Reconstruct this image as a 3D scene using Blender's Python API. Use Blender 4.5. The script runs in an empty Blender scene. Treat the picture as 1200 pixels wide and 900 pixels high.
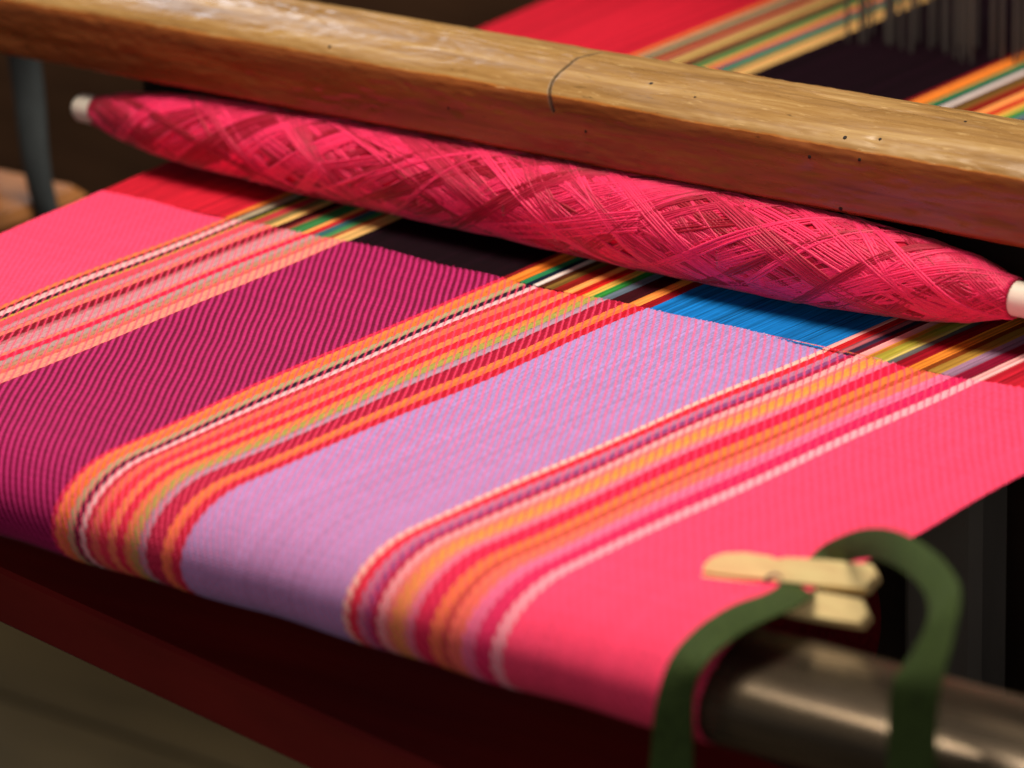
import bpy, math, random
import numpy as np
from mathutils import Vector, Matrix
random.seed(7); rng = np.random.default_rng(11)
scene = bpy.context.scene
COL = scene.collection

# ------------------------------------------------------------------ camera
CAM_POS = (1.2228, -1.3863, 0.5840)
CAM_RIGHT = Vector((0.78557800, 0.61794105, -0.03187579))
CAM_DOWN = Vector((0.18529497, -0.28408850, -0.94072286))
CAM_FWD = Vector((-0.59036682, 0.73310476, -0.33767504))
cam = bpy.data.cameras.new('camera')
cam.sensor_width = 36; cam.lens = 135.31
cam.clip_start = 0.05; cam.clip_end = 60
cam.dof.use_dof = True; cam.dof.focus_distance = 1.80; cam.dof.aperture_fstop = 6.0
cam_o = bpy.data.objects.new('camera', cam); COL.objects.link(cam_o)
u, b = -CAM_DOWN, -CAM_FWD
cam_o.matrix_world = Matrix(((CAM_RIGHT.x, u.x, b.x, CAM_POS[0]), (CAM_RIGHT.y, u.y, b.y, CAM_POS[1]),
                             (CAM_RIGHT.z, u.z, b.z, CAM_POS[2]), (0, 0, 0, 1)))
scene.camera = cam_o
# ------------------------------------------------------------------ light
world = bpy.data.worlds.new('World'); scene.world = world; world.use_nodes = True
bg = world.node_tree.nodes['Background']
bg.inputs[0].default_value = (0.80, 0.86, 1.0, 1); bg.inputs[1].default_value = 0.035

def area(name, loc, target, sx, sy, power, col):
    l = bpy.data.lights.new(name, 'AREA'); l.shape = 'RECTANGLE'; l.size = sx; l.size_y = sy
    l.energy = power; l.color = col
    o = bpy.data.objects.new(name, l); COL.objects.link(o); o.location = loc
    o.rotation_euler = (Vector(target) - Vector(loc)).to_track_quat('-Z', 'Y').to_euler()
    return o
area('ceiling_lamp', (0.05, 0.05, 1.9), (0.1, 0.0, 0.0), 1.0, 0.7, 58, (1.0, 0.86, 0.68))
area('front_fill', (1.5, -2.6, 0.75), (0.2, -0.1, -0.05), 1.6, 1.0, 14, (1.0, 0.90, 0.78))  # added weak fill from the front, not a lamp of the room
area('side_window', (-1.9, 1.1, 1.0), (0.1, 0.0, 0.0), 0.9, 1.2, 14, (0.80, 0.88, 1.0))
scene.view_settings.view_transform = 'Standard'; scene.view_settings.look = 'None'
scene.view_settings.exposure = 0.0; scene.view_settings.gamma = 1.0

# ------------------------------------------------------------------ helpers
def lin(c):
    return tuple(((v / 255) / 12.92 if v / 255 <= 0.04045 else ((v / 255 + 0.055) / 1.055) ** 2.4) for v in c)

def empty(name, loc, label, cat, group=None):
    o = bpy.data.objects.new(name, None); COL.objects.link(o); o.location = loc
    o.empty_display_size = 0.02
    o['label'] = label; o['category'] = cat
    if group: o['group'] = group
    return o

def link(name, me, mat=None, parent=None, label=None, kind=None):
    o = bpy.data.objects.new(name, me); COL.objects.link(o)
    if mat: me.materials.append(mat)
    if parent:
        o.parent = parent; o.location = -Vector(parent.location)   # geometry is in world coordinates
        if parent.parent: o.location = (0, 0, 0)
    if label: o['label'] = label
    if kind: o['kind'] = kind
    return o

def mesh_np(name, verts, quads, smooth=True, face_col=None):
    verts = np.asarray(verts, np.float32); quads = np.asarray(quads, np.int32)
    me = bpy.data.meshes.new(name); nf = len(quads); k = quads.shape[1]
    me.vertices.add(len(verts)); me.vertices.foreach_set('co', verts.ravel())
    me.loops.add(nf * k); me.loops.foreach_set('vertex_index', quads.ravel())
    me.polygons.add(nf); me.polygons.foreach_set('loop_start', np.arange(0, nf * k, k, dtype=np.int32))
    me.polygons.foreach_set('use_smooth', np.full(nf, smooth))
    if face_col is not None:
        a = me.attributes.new('yarn_colour', 'FLOAT_COLOR', 'FACE')
        c = np.ones((nf, 4), np.float32); c[:, :3] = face_col
        a.data.foreach_set('color', c.ravel())
    me.update(calc_edges=True); me.validate()
    return me

def grid_quads(nu, nv):
    """vertex index = iu * nv + iv"""
    i, j = np.meshgrid(np.arange(nu - 1), np.arange(nv - 1), indexing='ij')
    a = i * nv + j
    return np.stack([a, a + nv, a + nv + 1, a + 1], -1).reshape(-1, 4)

class MB:
    def __init__(s): s.v = []; s.f = []
    def tube(s, pts, r, n=6, cap=True, closed=False):
        pts = [Vector(p) for p in pts]; m = len(pts); base = len(s.v)
        rs = r if hasattr(r, '__len__') else [r] * m
        t0 = (pts[1] - pts[0]).normalized()
        up = Vector((0, 0, 1)) if abs(t0.z) < .9 else Vector((1, 0, 0))
        nrm = (up - t0 * up.dot(t0)).normalized()
        for i in range(m):
            t = (pts[min(i + 1, m - 1)] - pts[max(i - 1, 0)]).normalized()
            nrm = (nrm - t * nrm.dot(t)).normalized(); bi = t.cross(nrm)
            for k in range(n):
                a = 2 * math.pi * k / n
                s.v.append(pts[i] + (nrm * math.cos(a) + bi * math.sin(a)) * rs[i])
        for i in range(m - 1):
            for k in range(n):
                a = base + i * n + k; b_ = base + i * n + (k + 1) % n
                s.f.append((a, b_, b_ + n, a + n))
        if cap:
            s.f.append(tuple(base + k for k in reversed(range(n))))
            s.f.append(tuple(base + (m - 1) * n + k for k in range(n)))
    def loft(s, rings, cap=True, closed_ring=True):
        base = len(s.v); n = len(rings[0])
        for r in rings: s.v += [Vector(p) for p in r]
        for i in range(len(rings) - 1):
            for k in range(n if closed_ring else n - 1):
                a = base + i * n + k; b_ = base + i * n + (k + 1) % n
                s.f.append((a, b_, b_ + n, a + n))
        if cap:
            s.f.append(tuple(base + k for k in reversed(range(n))))
            s.f.append(tuple(base + (len(rings) - 1) * n + k for k in range(n)))
    def box(s, c, h, rz=0.0, bev=0.004):
        """bevelled box: centre, half sizes, turned about Z"""
        R = Matrix.Rotation(rz, 3, 'Z'); c = Vector(c)
        def ring(z, ins):
            x, y, bv = h[0] - ins, h[1] - ins, bev
            p = [(x - bv, -y), (x, -y + bv), (x, y - bv), (x - bv, y), (-x + bv, y), (-x, y - bv), (-x, -y + bv), (-x + bv, -y)]
            return [c + R @ Vector((a, b_, z)) for a, b_ in p]
        s.loft([ring(-h[2], bev), ring(-h[2] + bev, 0), ring(h[2] - bev, 0), ring(h[2], bev)])
    def build(s, name, mat, parent=None, smooth=True, label=None, kind=None, angle=35):
        me = bpy.data.meshes.new(name); me.from_pydata([tuple(p) for p in s.v], [], s.f); me.update()
        if smooth:
            me.shade_smooth()
            me.set_sharp_from_angle(angle=math.radians(angle))
        return link(name, me, mat, parent, label, kind)

def mat(name, col, rough=0.6, spec=0.4, metal=0.0):
    m = bpy.data.materials.new(name); m.use_nodes = True
    p = m.node_tree.nodes['Principled BSDF']
    p.inputs['Base Color'].default_value = (*lin(col), 1)
    p.inputs['Roughness'].default_value = rough; p.inputs['Specular IOR Level'].default_value = spec
    p.inputs['Metallic'].default_value = metal
    return m, m.node_tree.nodes, m.node_tree.links, p

def noise(n, l, scale, detail=4, vec=None, rough=.55, dist=0.0):
    t = n.new('ShaderNodeTexNoise'); t.inputs['Scale'].default_value = scale
    t.inputs['Detail'].default_value = detail; t.inputs['Roughness'].default_value = rough
    t.inputs['Distortion'].default_value = dist
    if vec is not None: l.new(vec, t.inputs['Vector'])
    return t

def ramp(n, l, src, stops):
    r = n.new('ShaderNodeValToRGB'); l.new(src, r.inputs['Fac'])
    e = r.color_ramp.elements
    while len(e) < len(stops): e.new(0.5)
    for k, (p, c) in enumerate(stops):
        e[k].position = p; e[k].color = (*c, 1) if hasattr(c, '__len__') else (c, c, c, 1)
    return r

def mapping(n, l, scale):
    tc = n.new('ShaderNodeTexCoord'); mp = n.new('ShaderNodeMapping')
    mp.inputs['Scale'].default_value = scale; l.new(tc.outputs['Object'], mp.inputs['Vector'])
    return mp.outputs['Vector']

def mixc(n, l, fac, a, b_, mode='MIX'):
    m = n.new('ShaderNodeMix'); m.data_type = 'RGBA'; m.blend_type = mode
    for sock, v in ((m.inputs[0], fac), (m.inputs[6], a), (m.inputs[7], b_)):
        if hasattr(v, 'is_linked') or hasattr(v, 'links'): l.new(v, sock)
        elif hasattr(v, '__len__'): sock.default_value = (*v, 1)
        else: sock.default_value = v
    return m.outputs[2]

def bump(n, l, p, h, strength, dist):
    bp = n.new('ShaderNodeBump'); bp.inputs['Strength'].default_value = strength
    bp.inputs['Distance'].default_value = dist
    l.new(h, bp.inputs['Height']); l.new(bp.outputs['Normal'], p.inputs['Normal'])

def var_mat(name, col, amt=0.25, scale=(20, 20, 20), rough=.6, spec=.4, bump_d=0.0):
    m, n, l, p = mat(name, col, rough, spec)
    v = mapping(n, l, scale); t = noise(n, l, 1.0, 6, v)
    c = lin(col)
    r = ramp(n, l, t.outputs['Fac'], [(.3, tuple(x * (1 - amt) for x in c)), (.7, tuple(min(1, x * (1 + amt)) for x in c))])
    l.new(r.outputs['Color'], p.inputs['Base Color'])
    if bump_d: bump(n, l, p, t.outputs['Fac'], .6, bump_d)
    return m

# yarn: colour of each float comes from the face attribute; fibre noise on top
def yarn_mat(name, rough, spec, fibre):
    m, n, l, p = mat(name, (200, 60, 90), rough, spec)
    at = n.new('ShaderNodeAttribute'); at.attribute_name = 'yarn_colour'
    v = mapping(n, l, fibre); t = noise(n, l, 1.0, 5, v, .65)
    r = ramp(n, l, t.outputs['Fac'], [(.25, .80), (.75, 1.16)])
    c = mixc(n, l, 1.0, at.outputs['Color'], r.outputs['Color'], 'MULTIPLY')
    l.new(c, p.inputs['Base Color'])
    bump(n, l, p, t.outputs['Fac'], .35, .0002)
    p.inputs['Sheen Weight'].default_value = .03 if spec > .1 else 0.0; p.inputs['Sheen Roughness'].default_value = .4
    return m
M_WEAVE = yarn_mat('woven_yarn', .75, .11, (900, 500, 900))
M_WARP = yarn_mat('warp_yarn', .7, .06, (1500, 60, 1500))

# ------------------------------------------------------------------ setting
m_floor, n, l, p = mat('floor_boards', (46, 40, 27), .55, .35)
v = mapping(n, l, (2.2, 14, 4)); t = noise(n, l, 1.0, 6, v)
r = ramp(n, l, t.outputs['Fac'], [(.3, lin((34, 29, 20))), (.7, lin((70, 60, 40)))])
l.new(r.outputs['Color'], p.inputs['Base Color']); bump(n, l, p, t.outputs['Fac'], .3, .003)
fl = MB(); fl.loft([[(-4, -4, -.66), (4, -4, -.66), (4, 4, -.66), (-4, 4, -.66)], [(-4, -4, -.64), (4, -4, -.64), (4, 4, -.64), (-4, 4, -.64)]])
floor = fl.build('floor', m_floor, smooth=False, kind='structure')
m_plank = var_mat('floor_plank_wood', (60, 52, 35), .45, (2, 9, 4), .5, .35, .001)
for k in range(9):
    w = MB(); w.box((-.95, -.55 + k * .155, -.628), (1.4, .074, .012), 0, .003)
    w.build('floor_plank', m_plank, floor, smooth=False)
m_wall = var_mat('dark_wall_paint', (52, 54, 51), .2, (1.5, 1.5, 1.5), .8, .2)
wl = MB(); wl.loft([[(-4, 2.9, -.64), (4, 2.9, -.64), (4, 3.0, -.64), (-4, 3.0, -.64)], [(-4, 2.9, 2.6), (4, 2.9, 2.6), (4, 3.0, 2.6), (-4, 3.0, 2.6)]])
wall = wl.build('wall', m_wall, smooth=False)
wall['label'] = 'dark grey plain wall in the background behind the loom'; wall['category'] = 'wall'

# ------------------------------------------------------------------ woven cloth and its warp
S = 1.25
YC, RY, RZ = -.2207 * S, .0332 * S, .0198 * S
# warp lines of the cloth: x at the fell and drift of x per metre towards the back
EDGE = {'left': (-.1344 * S, -.110), 'g1t': (-.0800, -.034), 'g1b': (0.0, -.026), 'g2t': (.0816 * S, -.013),
        'g2b': (.1524 * S, .026), 'g3t': (.2328 * S, .063), 'g3b': (.3 * S, .069), 'right': (.3609 * S, .017)}
# profile of the cloth over the breast beam, arc length s (negative towards the weaver) -> y, z
aa = np.linspace(0, math.radians(152), 300)
yy = YC - RY * np.sin(aa); zz = -RZ + RZ * np.cos(aa)
tx = (yy[-1] - yy[-2], zz[-1] - zz[-2]); tl = math.hypot(*tx)
ky = np.concatenate([[.9, 0.0], yy, [yy[-1] + tx[0] / tl * .19]]); kz = np.concatenate([[0, 0], zz, [zz[-1] + tx[1] / tl * .19]])
ks = -np.concatenate([[0], np.cumsum(np.hypot(np.diff(ky), np.diff(kz)))]) + .9
def prof(s):
    y = np.interp(-s, -ks, ky); z = np.interp(-s, -ks, kz)
    e = 1e-4
    dy = np.interp(-(s + e), -ks, ky) - np.interp(-(s - e), -ks, ky); dz = np.interp(-(s + e), -ks, kz) - np.interp(-(s - e), -ks, kz)
    ln = np.hypot(dy, dz); return y, z, -dz / ln, dy / ln      # point and normal (ny, nz)
def xline(k, s):
    x0, sl = EDGE[k]; return x0 + sl * np.asarray(s)

PICK = 4.74 * S / 4 / 1000          # one weft pick along the cloth
PINK_WEFT = np.array(lin((250, 72, 119)))
# groups: (left line, right line, [(share of the width, woven warp colour, bare warp colour, name of the colour)])
def rel(pairs, end=1.0):
    out = []; prev = 0
    for f, wv, br, nm in pairs:
        out.append((prev, f, wv, br, nm)); prev = f
    return out
G1 = rel([(.045, (252, 132, 70), (236, 140, 60), 'orange'), (.075, (110, 15, 30), (90, 14, 24), 'dark red'), (.135, (240, 190, 196), (160, 150, 130), 'white'),
          (.18, (40, 10, 28), (14, 14, 16), 'black'), (.205, (215, 170, 70), (170, 160, 60), 'olive'), (.29, (226, 80, 95), (190, 62, 70), 'dull red'),
          (.35, (198, 142, 156), (120, 110, 70), 'grey green'), (.405, (250, 124, 108), (238, 196, 120), 'cream'), (.48, (130, 8, 30), (66, 10, 18), 'maroon'),
          (.52, (190, 110, 120), (170, 60, 60), 'dull red'), (.635, (196, 146, 158), (60, 130, 76), 'green'), (.67, (250, 130, 110), (240, 160, 90), 'peach'),
          (.725, (230, 22, 70), (205, 28, 48), 'red'), (.79, (176, 150, 150), (56, 104, 116), 'teal'), (.845, (186, 138, 112), (66, 132, 84), 'green'),
          (.885, (226, 100, 88), (170, 80, 50), 'rust'), (1.0, (255, 150, 132), (236, 190, 120), 'cream')])
G2 = rel([(.035, (226, 36, 80), (140, 22, 34), 'dark red'), (.09, (252, 134, 66), (244, 140, 56), 'orange'), (.128, (236, 122, 50), (216, 120, 40), 'ochre'),
          (.18, (180, 172, 130), (44, 138, 92), 'green'), (.222, (44, 10, 44), (14, 30, 52), 'navy'), (.265, (244, 196, 206), (228, 214, 214), 'white'),
          (.305, (206, 50, 56), (84, 40, 22), 'brown'), (.365, (242, 118, 84), (126, 96, 44), 'olive'), (.435, (232, 48, 60), (150, 28, 26), 'dark red'),
          (.495, (255, 140, 84), (252, 160, 90), 'peach'), (.56, (228, 30, 52), (204, 28, 30), 'red'), (.615, (232, 146, 70), (230, 184, 84), 'yellow'),
          (.675, (170, 166, 84), (48, 140, 62), 'green'), (.735, (176, 150, 176), (92, 110, 130), 'grey blue'), (.855, (168, 10, 50), (56, 10, 22), 'maroon'),
          (.93, (252, 128, 62), (250, 154, 74), 'orange'), (1.0, (200, 14, 42), (150, 18, 30), 'dark red')])
G3 = rel([(.04, (255, 196, 188), (255, 176, 176), 'light pink'), (.095, (232, 36, 52), (214, 34, 44), 'red'), (.14, (196, 130, 170), (180, 96, 110), 'dusty pink'),
          (.18, (150, 76, 140), (52, 42, 68), 'navy'), (.215, (180, 16, 70), (120, 14, 40), 'maroon'), (.27, (255, 182, 190), (255, 170, 176), 'light pink'),
          (.305, (255, 140, 124), (196, 130, 50), 'ochre'), (.38, (244, 164, 74), (176, 168, 64), 'yellow'), (.41, (255, 156, 132), (216, 198, 110), 'pale yellow'),
          (.455, (232, 130, 164), (104, 104, 108), 'grey'), (.555, (228, 22, 72), (150, 14, 34), 'dark red'), (.63, (252, 130, 64), (246, 148, 54), 'orange'),
          (.672, (206, 84, 48), (120, 56, 20), 'brown'), (.755, (255, 126, 92), (176, 136, 60), 'ochre'), (.835, (244, 124, 172), (158, 122, 156), 'lavender'),
          (.93, (226, 28, 98), (130, 14, 48), 'maroon'), (1.0, (255, 176, 196), (255, 184, 190), 'light pink')])
BANDS = [('left', 'g1t', [(0, 1, (247, 62, 102), (194, 30, 52), 'pink')]), ('g1t', 'g1b', G1),
         ('g1b', 'g2t', [(0, 1, (110, 2, 52), (20, 4, 14), 'magenta')]), ('g2t', 'g2b', G2),
         ('g2b', 'g3t', [(0, 1, (160, 138, 202), (16, 116, 200), 'lilac')]), ('g3t', 'g3b', G3),
         ('g3b', 'right', [(0, 1, (247, 62, 102), (194, 30, 52), 'pink')])]
WARP_SHARE = {'magenta': 2.2, 'lilac': 2.5}
WEFT_TONE = {'magenta': np.array(lin((184, 40, 112))), 'lilac': np.array(lin((216, 114, 168)))}
BARE = {'pink': 'red', 'magenta': 'purple black', 'lilac': 'blue'}

cloth = empty('woven_cloth', (.13, YC, 0), 'striped pink, magenta and lilac handwoven cloth with bare warp stretched over the loom beam', 'cloth')
NP = int((0.9 - ks.min() - .9) / PICK); NP = int(-ks.min() / PICK)
end_i = 0
def relief(s, y):
    """slow unevenness of the stretched cloth, in metres"""
    return 0
for kl, kr, stripes in BANDS:
    for f0, f1, wv, br, nm in stripes:
        wid = abs(EDGE[kr][0] - EDGE[kl][0]) * (f1 - f0)
        ne = max(2, round(wid / .00100)); plain = nm == 'pink' and len(stripes) == 1
        nsu, nsv = (2, 2) if plain else (2, 3)
        # ---------- woven part
        U = np.arange(ne * nsu + 1) / nsu; V = np.arange(NP * nsv + 1) / nsv
        iu = np.floor(U - 1e-9).clip(0).astype(int); fu = U - iu; jv = np.floor(V - 1e-9).clip(0).astype(int); fv = V - jv
        gi = end_i + iu
        A, RR = (.00005, .00007) if plain else (.00034, .00026)
        UU, VV = np.meshgrid(U, V, indexing='ij')
        WF = 2.0 if plain else WARP_SHARE.get(nm, 2.6) if len(stripes) == 1 else 2.75
        GI = (end_i + iu)[:, None] + 0 * VV; JV = jv[None, :] + 0 * UU; FU = fu[:, None] + 0 * VV; FV = fv[None, :] + 0 * UU
        ph = (GI + .5 - VV - WF / 2 + .5 - .5) / 4
        hw = A * np.cos(2 * math.pi * ph) + RR * (np.sqrt(np.clip(1 - (2 * FU - 1) ** 2, 0, 1)) - 1)
        ph2 = (end_i + UU - JV - .5 + .5 - WF / 2) / 4
        hf = -A * np.cos(2 * math.pi * ph2) + RR * (np.sqrt(np.clip(1 - (2 * FV - 1) ** 2, 0, 1)) - 1)
        if not plain: hf = hf - .00022
        H = np.maximum(hw, hf)
        # uneven beat: picks drift a little, and the whole weft bows slightly
        sj = -V * PICK + .00035 * np.sin(V * .21) + .0003 * np.sin(V * .057 + 1)
        fx = f0 + (f1 - f0) * UU / ne
        sg = sj[None, :] + .0016 * np.sin((end_i + UU) / 95.0) + .0003 * np.sin((end_i + UU) / 31.0 + 2)
        sg = np.minimum(sg, .004)
        sg = sg + (.0005 * rng.standard_normal(ne))[iu][:, None] * np.exp(sj / .004)[None, :]
        y, z, ny, nz = prof(sg)
        xl, xr = xline(kl, sg), xline(kr, sg)
        x = xl + (xr - xl) * fx + .00012 * np.sin(VV * .9 + gi[:, None] * 1.7)
        if kr == 'right': x[-2:] += (.00045 * np.sin(V * math.pi) + .0003 * np.sin(V * .13))[None, :]
        if kl == 'left': x[:2] += (.00045 * np.sin(V * math.pi) + .0003 * np.sin(V * .13))[None, :]
        sag = .0006 * np.sin(x * 31 + 1.2) * np.cos(sg * 24) + .0004 * np.sin(x * 83 + sg * 40)
        y = y + ny * (H + sag); z = z + nz * (H + sag)
        quads = grid_quads(len(U), len(V))
        ci = np.repeat(np.arange(ne), nsu) + end_i; cj = (np.arange(NP * nsv) + .5) / nsv
        top = ((ci[:, None] + .5 - cj[None, :]) % 4) < WF
        wc = np.array(lin(wv)) * (1 if len(stripes) == 1 else .86) * (1 + .10 * rng.standard_normal(ne))[:, None].clip(.7, 1.3)
        wc = np.repeat(wc, nsu, 0)
        fc = (WEFT_TONE.get(nm, PINK_WEFT) if len(stripes) == 1 else PINK_WEFT)[None] * (1 + .05 * rng.standard_normal(NP))[:, None]; fc = np.repeat(fc, nsv, 0); pass
        col = np.where(top[..., None], wc[:, None, :], fc[None, :, :])
        col = col * (1 + .04 * rng.standard_normal(col.shape[:2]))[..., None]
        me = mesh_np('band' if len(stripes) == 1 else 'stripe', np.stack([x, y, z], -1).reshape(-1, 3), quads, True, col.reshape(-1, 3).clip(0, 1))
        link('woven_band' if len(stripes) == 1 else 'woven_stripe', me, M_WEAVE, cloth, label=f'{nm} woven {"band" if len(stripes) == 1 else "stripe"}')
        # ---------- bare warp beyond the fell
        U = np.arange(ne * 3 + 1) / 3; nv = 26
        sv = np.concatenate([np.linspace(-.0006, .13, 12), np.linspace(.15, .86, nv - 12)])
        UU, SS = np.meshgrid(U, sv, indexing='ij')
        iu = np.floor(U - 1e-9).clip(0).astype(int); fu = (U - iu)[:, None]
        lift = (rng.random(ne) * .0006)[iu][:, None]
        hh = .00045 * np.sqrt(np.clip(1 - (2 * fu - 1) ** 2, 0, 1)) - .0006 + lift * np.clip(SS / .05, 0, 1)
        sg = SS + .0016 * np.sin((end_i + UU) / 95.0) + .0003 * np.sin((end_i + UU) / 31.0 + 2)
        xl, xr = xline(kl, sg), xline(kr, sg)
        wob = (rng.standard_normal((ne, nv)) * .00012)[iu]
        x = xl + (xr - xl) * (f0 + (f1 - f0) * UU / ne) + wob * np.clip(SS / .03, 0, 1)
        y, z, ny, nz = prof(sg); z = z + hh
        col = np.array(lin(br))[None] * .86 * (1 + .22 * rng.standard_normal(ne)).clip(.45, 1.6)[:, None]
        col = np.repeat(np.repeat(col, 3, 0)[:, None, :], nv - 1, 1)
        me = mesh_np('warp', np.stack([x, y, z], -1).reshape(-1, 3), grid_quads(len(U), nv), True, col.reshape(-1, 3).clip(0, 1))
        link('warp_stripe', me, M_WARP, cloth, label=f'{BARE.get(nm, nm) if len(stripes) == 1 else nm} bare warp threads')
        end_i += ne

# ------------------------------------------------------------------ breast beam under the cloth
m_bar, n, l, p = mat('dark_metal_bar', (120, 112, 104), .28, .5, .75)
v = mapping(n, l, (6, 60, 60)); t = noise(n, l, 1.0, 6, v)
r = ramp(n, l, t.outputs['Fac'], [(.3, lin((66, 58, 50))), (.7, lin((138, 122, 102)))])
l.new(r.outputs['Color'], p.inputs['Base Color'])
r2 = ramp(n, l, t.outputs['Fac'], [(.3, .20), (.75, .34)]); l.new(r2.outputs['Color'], p.inputs['Roughness'])
bump(n, l, p, t.outputs['Fac'], .25, .0006)
bar = MB(); rings = []
for x in np.linspace(-.55, .95, 40):
    sq = lambda v_: math.copysign(abs(v_) ** .68, v_)
    rings.append([(x, YC + .0005 + .0335 * sq(math.cos(a)), -.0300 + .0172 * sq(math.sin(a))) for a in np.linspace(0, 2 * math.pi, 49)[:-1]])
bar.loft(rings)
bar_o = bar.build('breast_beam', m_bar)
bar_o['label'] = 'dark shiny rounded loom beam that the striped cloth bends over, with a green strap on it'; bar_o['category'] = 'loom beam'

# take-up roller with the finished cloth wound on it
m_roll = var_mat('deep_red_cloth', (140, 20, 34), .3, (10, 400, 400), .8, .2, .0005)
ro = MB(); ro.loft([[(x, -.100 + r_ * math.cos(a), -.095 + r_ * math.sin(a)) for a in np.linspace(0, 2 * math.pi, 41)[:-1]] for x, r_ in ((-.30, .037), (-.296, .042), (.34, .042), (.36, .0405), (.364, .035))])
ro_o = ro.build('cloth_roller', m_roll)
ro_o['label'] = 'deep red roll of finished cloth in the shade under the cloth fold'; ro_o['category'] = 'cloth roll'

# lower rail of the loom
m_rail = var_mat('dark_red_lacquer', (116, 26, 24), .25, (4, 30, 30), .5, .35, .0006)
rl = MB(); a_ = math.atan2(-.0366, .2177)
rl.box((.1003 + .24 * math.cos(a_) - .05 * math.sin(a_), -.2633 + .24 * math.sin(a_) + .05 * math.cos(a_), -.1085), (.42, .05, .0145), a_, .002)
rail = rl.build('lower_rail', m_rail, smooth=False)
rail['label'] = 'dark red wooden loom rail low in the shade under the cloth fold'; rail['category'] = 'loom rail'

# ------------------------------------------------------------------ worn wooden beam above the bobbin
BP = np.array([(.0470, .0480), (.0436, .0505), (.0434, .056), (.0435, .064), (.0436, .070), (.0438, .074), (.0445, .0775), (.0458, .080), (.0475, .082), (.050, .0840), (.053, .0856),
               (.057, .0873), (.061, .0886), (.065, .0896), (.070, .0908), (.075, .0916), (.080, .092), (.086, .0921), (.092, .0916), (.098, .0904),
               (.104, .0885), (.1085, .0855), (.112, .082), (.1138, .076), (.114, .066), (.1135, .054), (.110, .0482)])
def bez(pts, m):
    d = np.concatenate([[0], np.cumsum(np.hypot(*np.diff(pts, axis=0).T))]); q = np.linspace(0, d[-1], m)
    return np.stack([np.interp(q, d, pts[:, 0]), np.interp(q, d, pts[:, 1])], 1)
PB = bez(BP, 150)
xs = np.unique(np.concatenate([np.linspace(-.62, -.36, 30), np.linspace(-.36, .45, 620), np.linspace(.088, .110, 70), np.linspace(.45, .80, 40)]).round(5))
nrm = np.gradient(PB, axis=0); nrm = np.stack([-nrm[:, 1], nrm[:, 0]], 1); nrm /= np.hypot(*nrm.T)[:, None]
X2, K2 = np.meshgrid(xs, np.arange(len(PB)), indexing='ij')
Y2, Z2 = PB[K2, 0], PB[K2, 1]
def vnoise(x, y, seed, nx=4096):
    r_ = np.random.default_rng(seed).random((nx, 64)); xi = np.floor(x).astype(int); yi = np.floor(y).astype(int)
    fx = x - xi; fy = y - yi; fx = fx * fx * (3 - 2 * fx); fy = fy * fy * (3 - 2 * fy); xi %= nx; yi %= 64
    x1 = (xi + 1) % nx; y1 = (yi + 1) % 64
    return (r_[xi, yi] * (1 - fx) + r_[x1, yi] * fx) * (1 - fy) + (r_[xi, y1] * (1 - fx) + r_[x1, y1] * fx) * fy
arc = K2 * (np.hypot(*np.diff(BP, axis=0).T).sum() / len(PB))
D = .0007 * (vnoise(X2 * 14 + 50, arc * 45, 1) - .5) + .0005 * (vnoise(X2 * 45 + 90, arc * 160, 2) - .5) + .0004 * (vnoise(X2 * 160 + 200, arc * 600, 3) - .5)
# long grain splits on the rounded top towards the right
top_mask = np.clip((Z2 - .086) / .004, 0, 1)
for (sx0, sx1, k0, k1, dep) in ((.19, .40, .083, .072, .0009), (.22, .34, .094, .088, .0008), (-.20, .02, .090, .084, .0006), (.0, .09, .077, .074, .0005), (-.34, -.1, .076, .080, .0006)):
    yc_ = k0 + (k1 - k0) * (X2 - sx0) / (sx1 - sx0) + .0012 * np.sin(X2 * 90) + .0006 * np.sin(X2 * 310)
    D -= dep * np.exp(-((Y2 - yc_) / .0008) ** 2) * (X2 > sx0) * (X2 < sx1) * (Z2 > .083)
# the curved crack across the beam
CR = np.array([(.0975, .090, .0917), (.0963, .0835, .0919), (.0946, .0744, .0911), (.0951, .064, .0892), (.0956, .055, .0862), (.0979, .0477, .0821), (.1005, .0448, .078), (.1030, .0441, .0738)])
q = np.linspace(0, 1, 60); cq = np.stack([np.interp(q, np.linspace(0, 1, 8), CR[:, k]) for k in range(3)], 1)
near = np.abs(X2 - .098) < .012
P3 = np.stack([X2, Y2, Z2], -1)[near]
dist = np.min(np.linalg.norm(P3[:, None, :] - cq[None], axis=-1), axis=1)
D[near] -= .0006 * np.exp(-(dist / .0008) ** 2)
# dents and chips along the arris
for _ in range(60):
    cx, ck, rr, dp = random.uniform(-.36, .42), random.choice([random.uniform(5, 30), random.uniform(30, 90)]), random.uniform(.001, .0035), random.uniform(.0003, .0010)
    kk = int(ck); cy, cz = PB[kk]
    m_ = (np.abs(X2 - cx) < .012)
    dd = ((X2 - cx) / rr / 1.8) ** 2 + ((Y2 - cy) ** 2 + (Z2 - cz) ** 2) / rr ** 2
    D[m_] -= (dp * np.exp(-dd))[m_]
V3 = np.stack([X2, Y2 + nrm[K2, 0] * D, Z2 + nrm[K2, 1] * D], -1)
qb = grid_quads(len(xs), len(PB))
nb = len(PB); last = (np.arange(len(xs) - 1) * nb)
qb = np.concatenate([qb, np.stack([last + nb - 1, last + 2 * nb - 1, last + nb, last], -1)])
wood = empty('wooden_beam', (0, .08, .048), 'worn brown wooden loom beam with cracked rounded top lying above the pink bobbin', 'loom beam')
m_wood, n, l, p = mat('worn_varnished_wood', (150, 80, 40), .4, .5)
tc = n.new('ShaderNodeTexCoord'); sep = n.new('ShaderNodeSeparateXYZ'); l.new(tc.outputs['Object'], sep.inputs[0])
vg = mapping(n, l, (9, 150, 150)); g = noise(n, l, 1.0, 7, vg, .6, .4)          # grain
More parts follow.
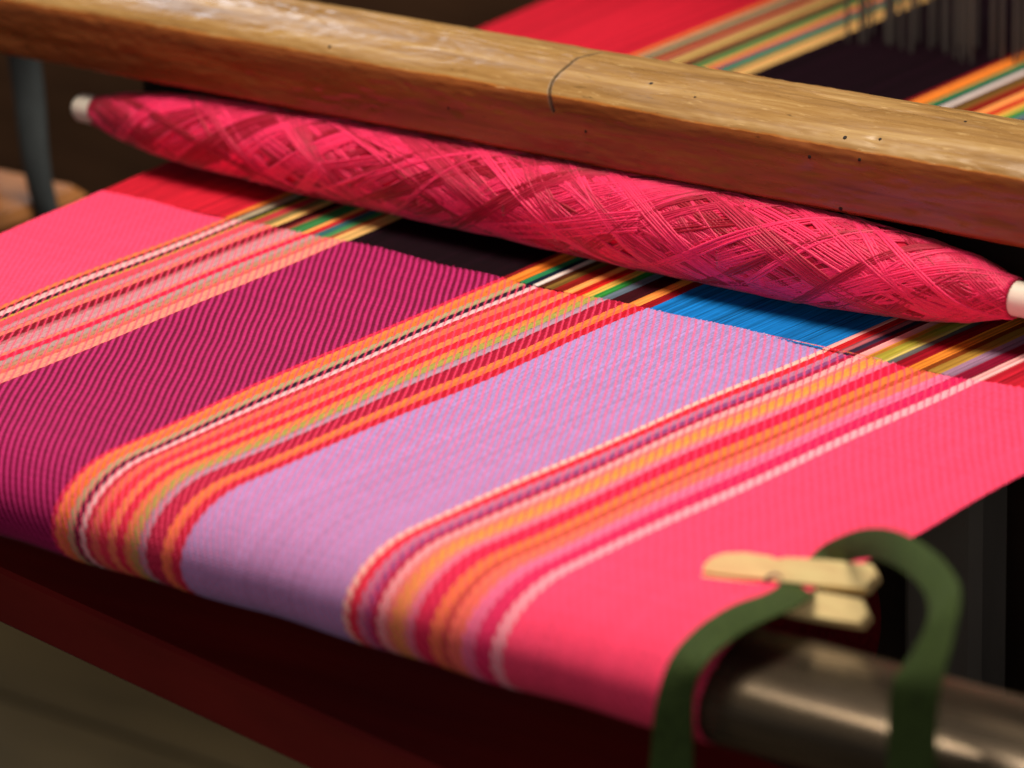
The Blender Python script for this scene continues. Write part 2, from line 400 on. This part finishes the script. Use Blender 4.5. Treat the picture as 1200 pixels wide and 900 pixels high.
vb = mapping(n, l, (16, 70, 70)); bl = noise(n, l, 1.0, 5, vb, .6)              # blotches
vs = mapping(n, l, (70, 320, 320)); sp = noise(n, l, 1.0, 4, vs, .7)            # small scuffs
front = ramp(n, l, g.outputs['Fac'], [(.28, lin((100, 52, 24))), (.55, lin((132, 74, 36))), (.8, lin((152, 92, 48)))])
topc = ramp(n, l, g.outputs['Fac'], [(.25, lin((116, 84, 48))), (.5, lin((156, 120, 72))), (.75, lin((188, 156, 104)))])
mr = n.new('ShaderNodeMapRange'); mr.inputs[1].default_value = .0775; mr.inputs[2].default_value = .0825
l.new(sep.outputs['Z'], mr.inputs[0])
ad = n.new('ShaderNodeMath'); ad.operation = 'MULTIPLY_ADD'; l.new(bl.outputs['Fac'], ad.inputs[0]); ad.inputs[1].default_value = .45
l.new(mr.outputs[0], ad.inputs[2])
ad2 = n.new('ShaderNodeMath'); ad2.operation = 'MULTIPLY_ADD'; l.new(sp.outputs['Fac'], ad2.inputs[0]); ad2.inputs[1].default_value = .35
l.new(ad.outputs[0], ad2.inputs[2])
sb = n.new('ShaderNodeMath'); sb.operation = 'SUBTRACT'; l.new(ad2.outputs[0], sb.inputs[0]); sb.inputs[1].default_value = .4
wear = ramp(n, l, sb.outputs[0], [(.44, 0.0), (.54, 1.0)])
gold = ramp(n, l, g.outputs['Fac'], [(.25, lin((150, 88, 34))), (.75, lin((192, 128, 62)))])
w2 = ramp(n, l, sb.outputs[0], [(.54, 0.0), (.72, 1.0)])
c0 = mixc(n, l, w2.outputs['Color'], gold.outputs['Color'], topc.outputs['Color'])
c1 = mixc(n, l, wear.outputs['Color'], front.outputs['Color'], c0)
# bare pale patches where the varnish is rubbed away
pr = ramp(n, l, sp.outputs['Fac'], [(.60, 0.0), (.70, 1.0)])
pm = n.new('ShaderNodeMath'); pm.operation = 'MULTIPLY'; l.new(pr.outputs['Color'], pm.inputs[0]); l.new(wear.outputs['Color'], pm.inputs[1])
pm2 = n.new('ShaderNodeMath'); pm2.operation = 'MULTIPLY'; l.new(pm.outputs[0], pm2.inputs[0]); pm2.inputs[1].default_value = .3
c2 = mixc(n, l, pm2.outputs[0], c1, lin((236, 206, 150)))
dk = ramp(n, l, sp.outputs['Fac'], [(.27, .45), (.36, 1.0)])
c3 = mixc(n, l, 1.0, c2, dk.outputs['Color'], 'MULTIPLY')
gr = n.new('ShaderNodeAttribute'); gr.attribute_name = 'yarn_colour'
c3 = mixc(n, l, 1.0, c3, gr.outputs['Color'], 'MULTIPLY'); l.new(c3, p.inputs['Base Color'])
rr_ = ramp(n, l, bl.outputs['Fac'], [(.35, .18), (.65, .44)]); rsum = n.new('ShaderNodeMath'); rsum.operation = 'SUBTRACT'; l.new(gr.outputs['Fac'], rsum.inputs[1]); rsum.inputs[0].default_value = 1.0
radd = n.new('ShaderNodeMath'); radd.operation = 'ADD'; radd.use_clamp = True; l.new(rr_.outputs['Color'], radd.inputs[0]); l.new(rsum.outputs[0], radd.inputs[1])
l.new(radd.outputs[0], p.inputs['Roughness'])
hb = n.new('ShaderNodeMath'); hb.operation = 'ADD'; l.new(g.outputs['Fac'], hb.inputs[0]); l.new(sp.outputs['Fac'], hb.inputs[1])
bump(n, l, p, hb.outputs[0], .16, .0003)
grime = np.ones(X2.shape); grime[near] = 1 - .78 * np.exp(-(dist / .0012) ** 4)
gf = np.clip(grime.ravel()[qb].mean(1), 0, 1)      # dirt that sits in the crack
me = mesh_np('beam_body', V3.reshape(-1, 3), qb[:, ::-1], True, np.repeat(gf[:, None], 3, 1))
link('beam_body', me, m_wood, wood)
rd = MB(); rd.box((.14, .103, .0275), (.37, .004, .0215), 0, .0015); rd.build('gap_shade_board', mat('gap_shade_dark', (30, 24, 22), .6, .3)[0], wood, smooth=False)  # dark board added for the black shade in the gap between beam and bobbin
m_nail = mat('rusty_nail_hole', (34, 22, 16), .7, .3)[0]
for (x, y, z) in [(.148, .0637, .0891), (.178, .0586, .0874), (.2688, .0499, .0835), (.287, .053, .0855), (.2809, .0443, .0761), (.2531, .0441, .0739),
                  (.2706, .0434, .0511), (.123, .0436, .0657), (.0363, .0436, .0649), (-.0454, .0503, .0838), (.316, .0788, .0918), (.1035, .0440, .0735)]:
    k = np.argmin((PB[:, 0] - y) ** 2 + (PB[:, 1] - z) ** 2); i = np.argmin(abs(xs - x))
    c = Vector(V3[i, k]); nn = Vector((0, nrm[k, 0], nrm[k, 1])); r0 = random.uniform(.0007, .0011)
    e1 = Vector((1, 0, 0)); e2 = nn.cross(e1)
    nb_ = MB(); nb_.loft([[c + nn * h + (e1 * math.cos(a) + e2 * math.sin(a)) * r0 * w_ for a in np.linspace(0, 2 * math.pi, 11)[:-1]] for h, w_ in ((-.001, 1), (.0001, 1), (.00025, .7))])
    nb_.build('nail', m_nail, wood)

# ------------------------------------------------------------------ bobbin of pink yarn
A0, A1 = Vector((-.2205, .0505, .0245)), Vector((.3690, .0440, .0245))
ax = (A1 - A0).normalized(); LB = (A1 - A0).length
TP = [0, .012, .04, .083, .14, .27, .40, .5, .64, .75, .82, .91, .955, .985, 1.0]
RP = [.0068, .0080, .0120, .0160, .0184, .0205, .0212, .0218, .0224, .0224, .0220, .0186, .0150, .0098, .0085]
def rad(t): return float(np.interp(t, TP, RP))
e1 = Vector((0, 0, 1)); e1 = (e1 - ax * e1.dot(ax)).normalized(); e2 = ax.cross(e1)
bob = empty('yarn_bobbin', A0.lerp(A1, .5) - Vector((0, 0, .022)), 'spindle shaped bobbin wound with hot pink yarn lying across the warp', 'yarn bobbin')
m_core = var_mat('pink_yarn_core', (200, 16, 60), .3, (120, 600, 600), .75, .2, .0006)
def yarn_solid(name, col, amt, rough):
    m, n, l, p = mat(name, col, rough, .2)
    v = mapping(n, l, (260, 900, 900)); t = noise(n, l, 1.0, 5, v, .65)
    oi = n.new('ShaderNodeAttribute'); oi.attribute_name = 'yarn_colour'
    r = ramp(n, l, t.outputs['Fac'], [(.25, 1 - amt), (.75, 1 + amt)])
    c = mixc(n, l, 1.0, oi.outputs['Color'], r.outputs['Color'], 'MULTIPLY'); l.new(c, p.inputs['Base Color'])
    bump(n, l, p, t.outputs['Fac'], .4, .0002)
    p.inputs['Sheen Weight'].default_value = .15
    return m
m_strand = yarn_solid('pink_yarn_strand', (240, 56, 104), .2, .42)
core = MB(); rings = []
for t_ in np.linspace(0.0, 1.0, 140):
    c = A0.lerp(A1, t_); r_ = rad(t_) - .0010
    rings.append([c + (e1 * math.cos(a) + e2 * math.sin(a)) * r_ for a in np.linspace(0, 2 * math.pi, 41)[:-1]])
core.loft(rings); core_o = core.build('yarn_core', m_core, bob)
st = MB(); fcols = []
pale, deep = np.array(lin((248, 52, 112))), np.array(lin((158, 6, 42)))
NL = 5
for layer in range(NL):
    for bnd in range(44):
        dirn = 1 if (bnd + layer) % 2 else -1
        ta, tb = random.uniform(-.35, .85), 0
        tb = ta + random.uniform(.35, .8); ta, tb = max(ta, .006), min(tb, .994)
        lead = math.tan(math.radians(random.uniform(16, 46)))
        ph0 = random.uniform(0, 2 * math.pi); k_str = random.choice([2, 3, 4, 6, 8])
        hue = random.random()
        m_pts = int(30 + 190 * (tb - ta))
        ts = np.linspace(ta, tb, m_pts); rr = np.array([rad(x_) for x_ in ts])
        dph = np.concatenate([[0], np.cumsum(np.diff(ts) * LB * lead / ((rr[1:] + .004)))]) * dirn
        off = -.0011 + layer * .00026 + random.uniform(0, .00035)
        for sI in range(k_str):
            w = random.uniform(.00055, .00085)
            sh = (sI - (k_str - 1) / 2) * .00108
            wav = random.uniform(0, 6.28)
            pts = []
            for i_, t_ in enumerate(ts):
                ph = ph0 + dph[i_] + sh / max(rr[i_], .006) * 1.25 + .012 * math.sin(t_ * 60 + wav)
                rad_ = rr[i_] + off + .00015 * math.sin(t_ * 40 + wav)
                pts.append(A0.lerp(A1, t_) + (e1 * math.cos(ph) + e2 * math.sin(ph)) * rad_)
            nf0 = len(st.f); st.tube(pts, w, 5, cap=True)
            mixv = np.clip(.40 + layer * .07 + 1.5 * (hue - .5) + random.uniform(-.08, .08), 0, 1)
            fcols += [deep * (1 - mixv) + pale * mixv] * (len(st.f) - nf0)
me = bpy.data.meshes.new('wound_yarn'); me.from_pydata([tuple(p_) for p_ in st.v], [], st.f); me.update(); me.shade_smooth()
at = me.attributes.new('yarn_colour', 'FLOAT_COLOR', 'FACE'); ca = np.ones((len(st.f), 4), np.float32); ca[:, :3] = np.array(fcols); at.data.foreach_set('color', ca.ravel())
link('wound_yarn', me, m_strand, bob, kind='stuff')
m_stick = var_mat('white_stick', (242, 234, 222), .06, (90, 90, 90), .45, .4)
for tA, tB, c0, c1, r0 in ((-.022, .02, A0, A1, .0080), (.98, 1.045, A0, A1, .0082)):
    sk = MB(); rings = []
    lo, hi = (tA, tB)
    tip = lo if lo < 0 else hi; inn = hi if lo < 0 else lo
    for q_ in np.linspace(0, 1, 8):
        t_ = tip + (inn - tip) * (1 - math.cos(q_ * math.pi / 2)) if q_ < 1 else inn
        r_ = r0 * math.sqrt(max(0.02, 1 - (1 - min(1, abs(t_ - tip) * LB / r0 / .8)) ** 2))
        rings.append([A0 + ax * (t_ * LB) + (e1 * math.cos(a) + e2 * math.sin(a)) * r_ for a in np.linspace(0, 2 * math.pi, 25)[:-1]])
    sk.loft(rings); sk.build('stick_end', m_stick, bob, angle=60)

# ------------------------------------------------------------------ green strap
m_strap, n, l, p = mat('green_webbing', (66, 86, 44), .85, .15)
v = mapping(n, l, (700, 700, 700)); t = noise(n, l, 1.0, 3, v)
r = ramp(n, l, t.outputs['Fac'], [(.3, lin((40, 54, 28))), (.7, lin((66, 84, 42)))])
l.new(r.outputs['Color'], p.inputs['Base Color']); bump(n, l, p, t.outputs['Fac'], .9, .0008)
STRAP = [([0.4261, -0.3224, -0.0603], [0.447, -0.3224, -0.0564]), ([0.4262, -0.3204, -0.0432], [0.4459, -0.3204, -0.0397]), ([0.4284, -0.3194, -0.0231], [0.4456, -0.3194, -0.0162]), ([0.4312, -0.3134, -0.0063], [0.4492, -0.3164, -0.0031]), ([0.4329, -0.2979, 0.0015], [0.4495, -0.2979, 0.001]), ([0.4369, -0.2799, 0.0053], [0.4539, -0.2839, 0.0041]), ([0.4379, -0.2579, 0.0031], [0.4546, -0.2619, 0.0027]), ([0.4301, -0.2259, -0.0005], [0.4473, -0.2359, -0.001]), ([0.4309, -0.2139, 0.0039], [0.447, -0.2259, 0.0034]), ([0.4427, -0.2199, 0.0133], [0.4553, -0.2299, 0.0096]), ([0.4679, -0.2359, 0.029], [0.4773, -0.2479, 0.0226]), ([0.4955, -0.2559, 0.0409], [0.5013, -0.2689, 0.0329]), ([0.5199, -0.2719, 0.0446], [0.5229, -0.2859, 0.037]), ([0.537, -0.2839, 0.0436], [0.5344, -0.2959, 0.0351]), ([0.5481, -0.2959, 0.0404], [0.5401, -0.3059, 0.0314]), ([0.5534, -0.3099, 0.0294], [0.538, -0.3139, 0.0211]), ([0.5548, -0.3194, 0.0157], [0.5343, -0.3194, 0.0122]), ([0.5537, -0.3204, 0.0008], [0.5332, -0.3204, -0.0029]), ([0.5548, -0.3224, -0.025], [0.5338, -0.3224, -0.0308])]
def catmull(P_, m):
    P_ = np.array(P_); out = []
    Q = np.concatenate([[2 * P_[0] - P_[1]], P_, [2 * P_[-1] - P_[-2]]])
    for i in range(1, len(Q) - 2):
        for s_ in np.arange(m) / m:
            a, b_, c, d = Q[i - 1], Q[i], Q[i + 1], Q[i + 2]
            out.append(.5 * (2 * b_ + (c - a) * s_ + (2 * a - 5 * b_ + 4 * c - d) * s_ ** 2 + (3 * b_ - a - 3 * c + d) * s_ ** 3))
    out.append(P_[-1]); return np.array(out)
Ls = catmull([s_[0] for s_ in STRAP], 8); Rs = catmull([s_[1] for s_ in STRAP], 8)
sm = MB(); rings = []
for i in range(len(Ls)):
    a, b_ = Vector(Ls[i]), Vector(Rs[i])
    i0, i1 = max(i - 1, 0), min(i + 1, len(Ls) - 1)
    tang = Vector(((Ls[i1] + Rs[i1]) - (Ls[i0] + Rs[i0]))).normalized(); w = (b_ - a).normalized(); nn = tang.cross(w).normalized() * .0006
    mid = [a.lerp(b_, f_) for f_ in (0, .06, .5, .94, 1)]
    rings.append([m_ + nn * (.5 if k_ in (0, 4) else 1) for k_, m_ in enumerate(mid)] + [m_ - nn * (.5 if k_ in (0, 4) else 1) for k_, m_ in reversed(list(enumerate(mid)))])
sm.loft(rings); strap = sm.build('green_strap', m_strap, angle=60)
strap['label'] = 'dark green webbing strap looped over the round beam under the clothes peg'; strap['category'] = 'strap'

# ------------------------------------------------------------------ clothes peg
PL, PR = Vector((0.4016, -0.2495, -0.0015)), Vector((0.469, -0.2311, -0.0015))
pin = empty('clothespin', PL.lerp(PR, .5), 'pale wooden clothespin clipped on the edge of the pink cloth and green strap', 'clothespin')
m_pin = var_mat('pale_beech', (255, 224, 164), .10, (40, 300, 300), .55, .3, .0004)
m_spring = mat('spring_steel', (150, 146, 140), .3, .5, 1.0)[0]
pu = (PR - PL).normalized(); LP = (PR - PL).length
up_ = Vector((0, .64, .77)); up_ = (up_ - pu * up_.dot(pu)).normalized(); sd = pu.cross(up_)
def jaw(sign):
    # side outline of one half: along pu, height h away from the contact line
    opn = .0009
    lower = [(0.0, .0006), (.10, .0004), (.26, .0006), (.40, .0008), (.46, .0006), (.60, .0009), (.80, .0016), (.95, .0022)]
    upper = [(1.0, .0080), (.965, .0122), (.70, .0118), (.55, .0112), (.46, .0106), (.43, .0098), (.40, .0098), (.37, .0104), (.22, .0106), (.10, .0092), (.03, .0066), (0.0, .0036)]
    out = lower + upper; hw = .0047
    mb = MB()
    ring = lambda y_, k_: [PL + pu * (LP * (t_ * (1 - 2 * k_) + k_)) + up_ * sign * (h_ + k_ * (.004 - h_) * 8) + sd * y_ for t_, h_ in out]
    rings = [ring(-hw, .006), ring(-hw + .0008, 0), ring(hw - .0008, 0), ring(hw, .006)]
    mb.loft(rings)
    return mb.build('jaw', m_pin, pin, smooth=False)
jaw(1); jaw(-1)
sp_ = MB(); cc = PL + pu * LP * .43
pts = [cc + sd * (-.006 + .012 * k_ / 60) + (pu * math.cos(k_ * .63) + up_ * math.sin(k_ * .63)) * .0034 for k_ in range(61)]
sp_.tube(pts, .0007, 6)
for s_ in ():
    sp_.tube([cc + sd * s_ * .0062 + up_ * s_ * .003, cc + sd * s_ * .0064 - pu * .008 + up_ * s_ * .006, cc + sd * s_ * .0062 - pu * .017 + up_ * s_ * .0098, cc - sd * s_ * .004 - pu * .017 + up_ * s_ * .0101], .0007, 6)
sp_.build('spring', m_spring, pin)

# ------------------------------------------------------------------ heddles behind the beam
m_hed = mat('grey_heddle_cord', (96, 90, 88), .8, .2)[0]
hed = empty('heddle_harness', (.1, .47, -.1), 'dark heddle frame with hanging grey cords behind the striped warp', 'heddle')
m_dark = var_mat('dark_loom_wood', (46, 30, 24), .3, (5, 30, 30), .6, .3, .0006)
hb_ = MB(); hb_.box((.1, .475, .30), (.45, .012, .02), 0, .003); hb_.build('top_bar', m_dark, hed, smooth=False)
hb_ = MB(); hb_.box((.1, .475, -.16), (.45, .012, .02), 0, .003); hb_.build('bottom_bar', m_dark, hed, smooth=False)
proto = None
for k in range(150):
    x = .0 + k * .0036 + random.uniform(-.002, .002); dy = random.uniform(-.018, .018)
    if proto is None:
        c_ = MB(); c_.tube([(0, .475, .285), (.0005, .474, .10), (0, .475, .02), (-.0006, .476, -.04), (0, .475, -.145)], [.0006, .0007, .0013, .0007, .0006], 5)
        proto = c_.build('heddle_cord', m_hed, hed); o = proto; base = proto.location.copy()
    else:
        o = proto.copy(); COL.objects.link(o); o.parent = hed
    o.location = base + Vector((x, dy, 0))

# ------------------------------------------------------------------ loom frame and things around it
def solid(name, c, h, m_, label, cat, rz=0.0, bev=.005):
    b_ = MB(); b_.box(c, h, rz, bev); o = b_.build(name, m_, smooth=False); o['label'] = label; o['category'] = cat; return o
m_redwood = var_mat('red_brown_wood', (88, 42, 30), .3, (30, 30, 4), .5, .4, .0006)
m_tan = var_mat('tan_wood', (150, 98, 52), .2, (8, 60, 60), .5, .4, .0006)
m_grey = var_mat('grey_fabric', (60, 66, 70), .12, (60, 60, 60), .85, .2)
m_greyp = var_mat('grey_paint', (130, 126, 122), .2, (20, 20, 5), .6, .3)
m_panel = var_mat('brown_panel', (78, 54, 38), .3, (5, 5, 30), .6, .3)

solid('loom_post', (-.462, .13, .09), (.05, .03, .17), m_redwood, 'red brown wooden loom post standing on the tan side beam at far left', 'loom post')
side = empty('side_beam', (-.95, .135, -.64), 'tan wooden side beam of the loom beside the pink cloth edge at left', 'loom beam')
w = MB(); w.box((-.68, .135, -.108), (.315, .055, .030), 0, .006); w.build('beam_body', m_tan, side, smooth=False)
w = MB(); w.box((-.95, .135, -.377), (.03, .04, .239), 0, .006); w.build('leg', m_tan, side, smooth=False)
solid('back_panel', (-.75, .62, -.15), (.50, .012, .466), m_panel, 'dark brown wooden panel in the shade behind the left end of the bobbin', 'panel')
solid('shade_panel', (.50, .16, -.34), (.52, .012, .276), m_dark, 'added near black panel standing in for the shade under the right cloth edge', 'panel')  # dark sheet added to black out the floor under the loom
solid('grey_post', (.30, .10, -.336), (.022, .016, .28), m_greyp, 'dim grey loom post in the dark right of the green strap', 'loom post')
gs = MB(); rings = []
for q_ in np.linspace(0, 1, 24):
    z_ = .05 - .135 * q_; x_ = -.385 + .028 * q_ ** 1.6; w_ = .011 * (1 - .4 * q_ ** 2) + .002; y_ = .150 + .006 * math.sin(q_ * 5)
    rings.append([(x_ + w_ * math.cos(a), y_ + .006 * math.sin(a), z_) for a in np.linspace(0, 2 * math.pi, 17)[:-1]])
gs.loft(rings); gs_o = gs.build('grey_cloth_strip', m_grey, angle=80)
gs_o['label'] = 'blue grey cloth strip hanging under the left end of the wooden beam'; gs_o['category'] = 'cloth strip'
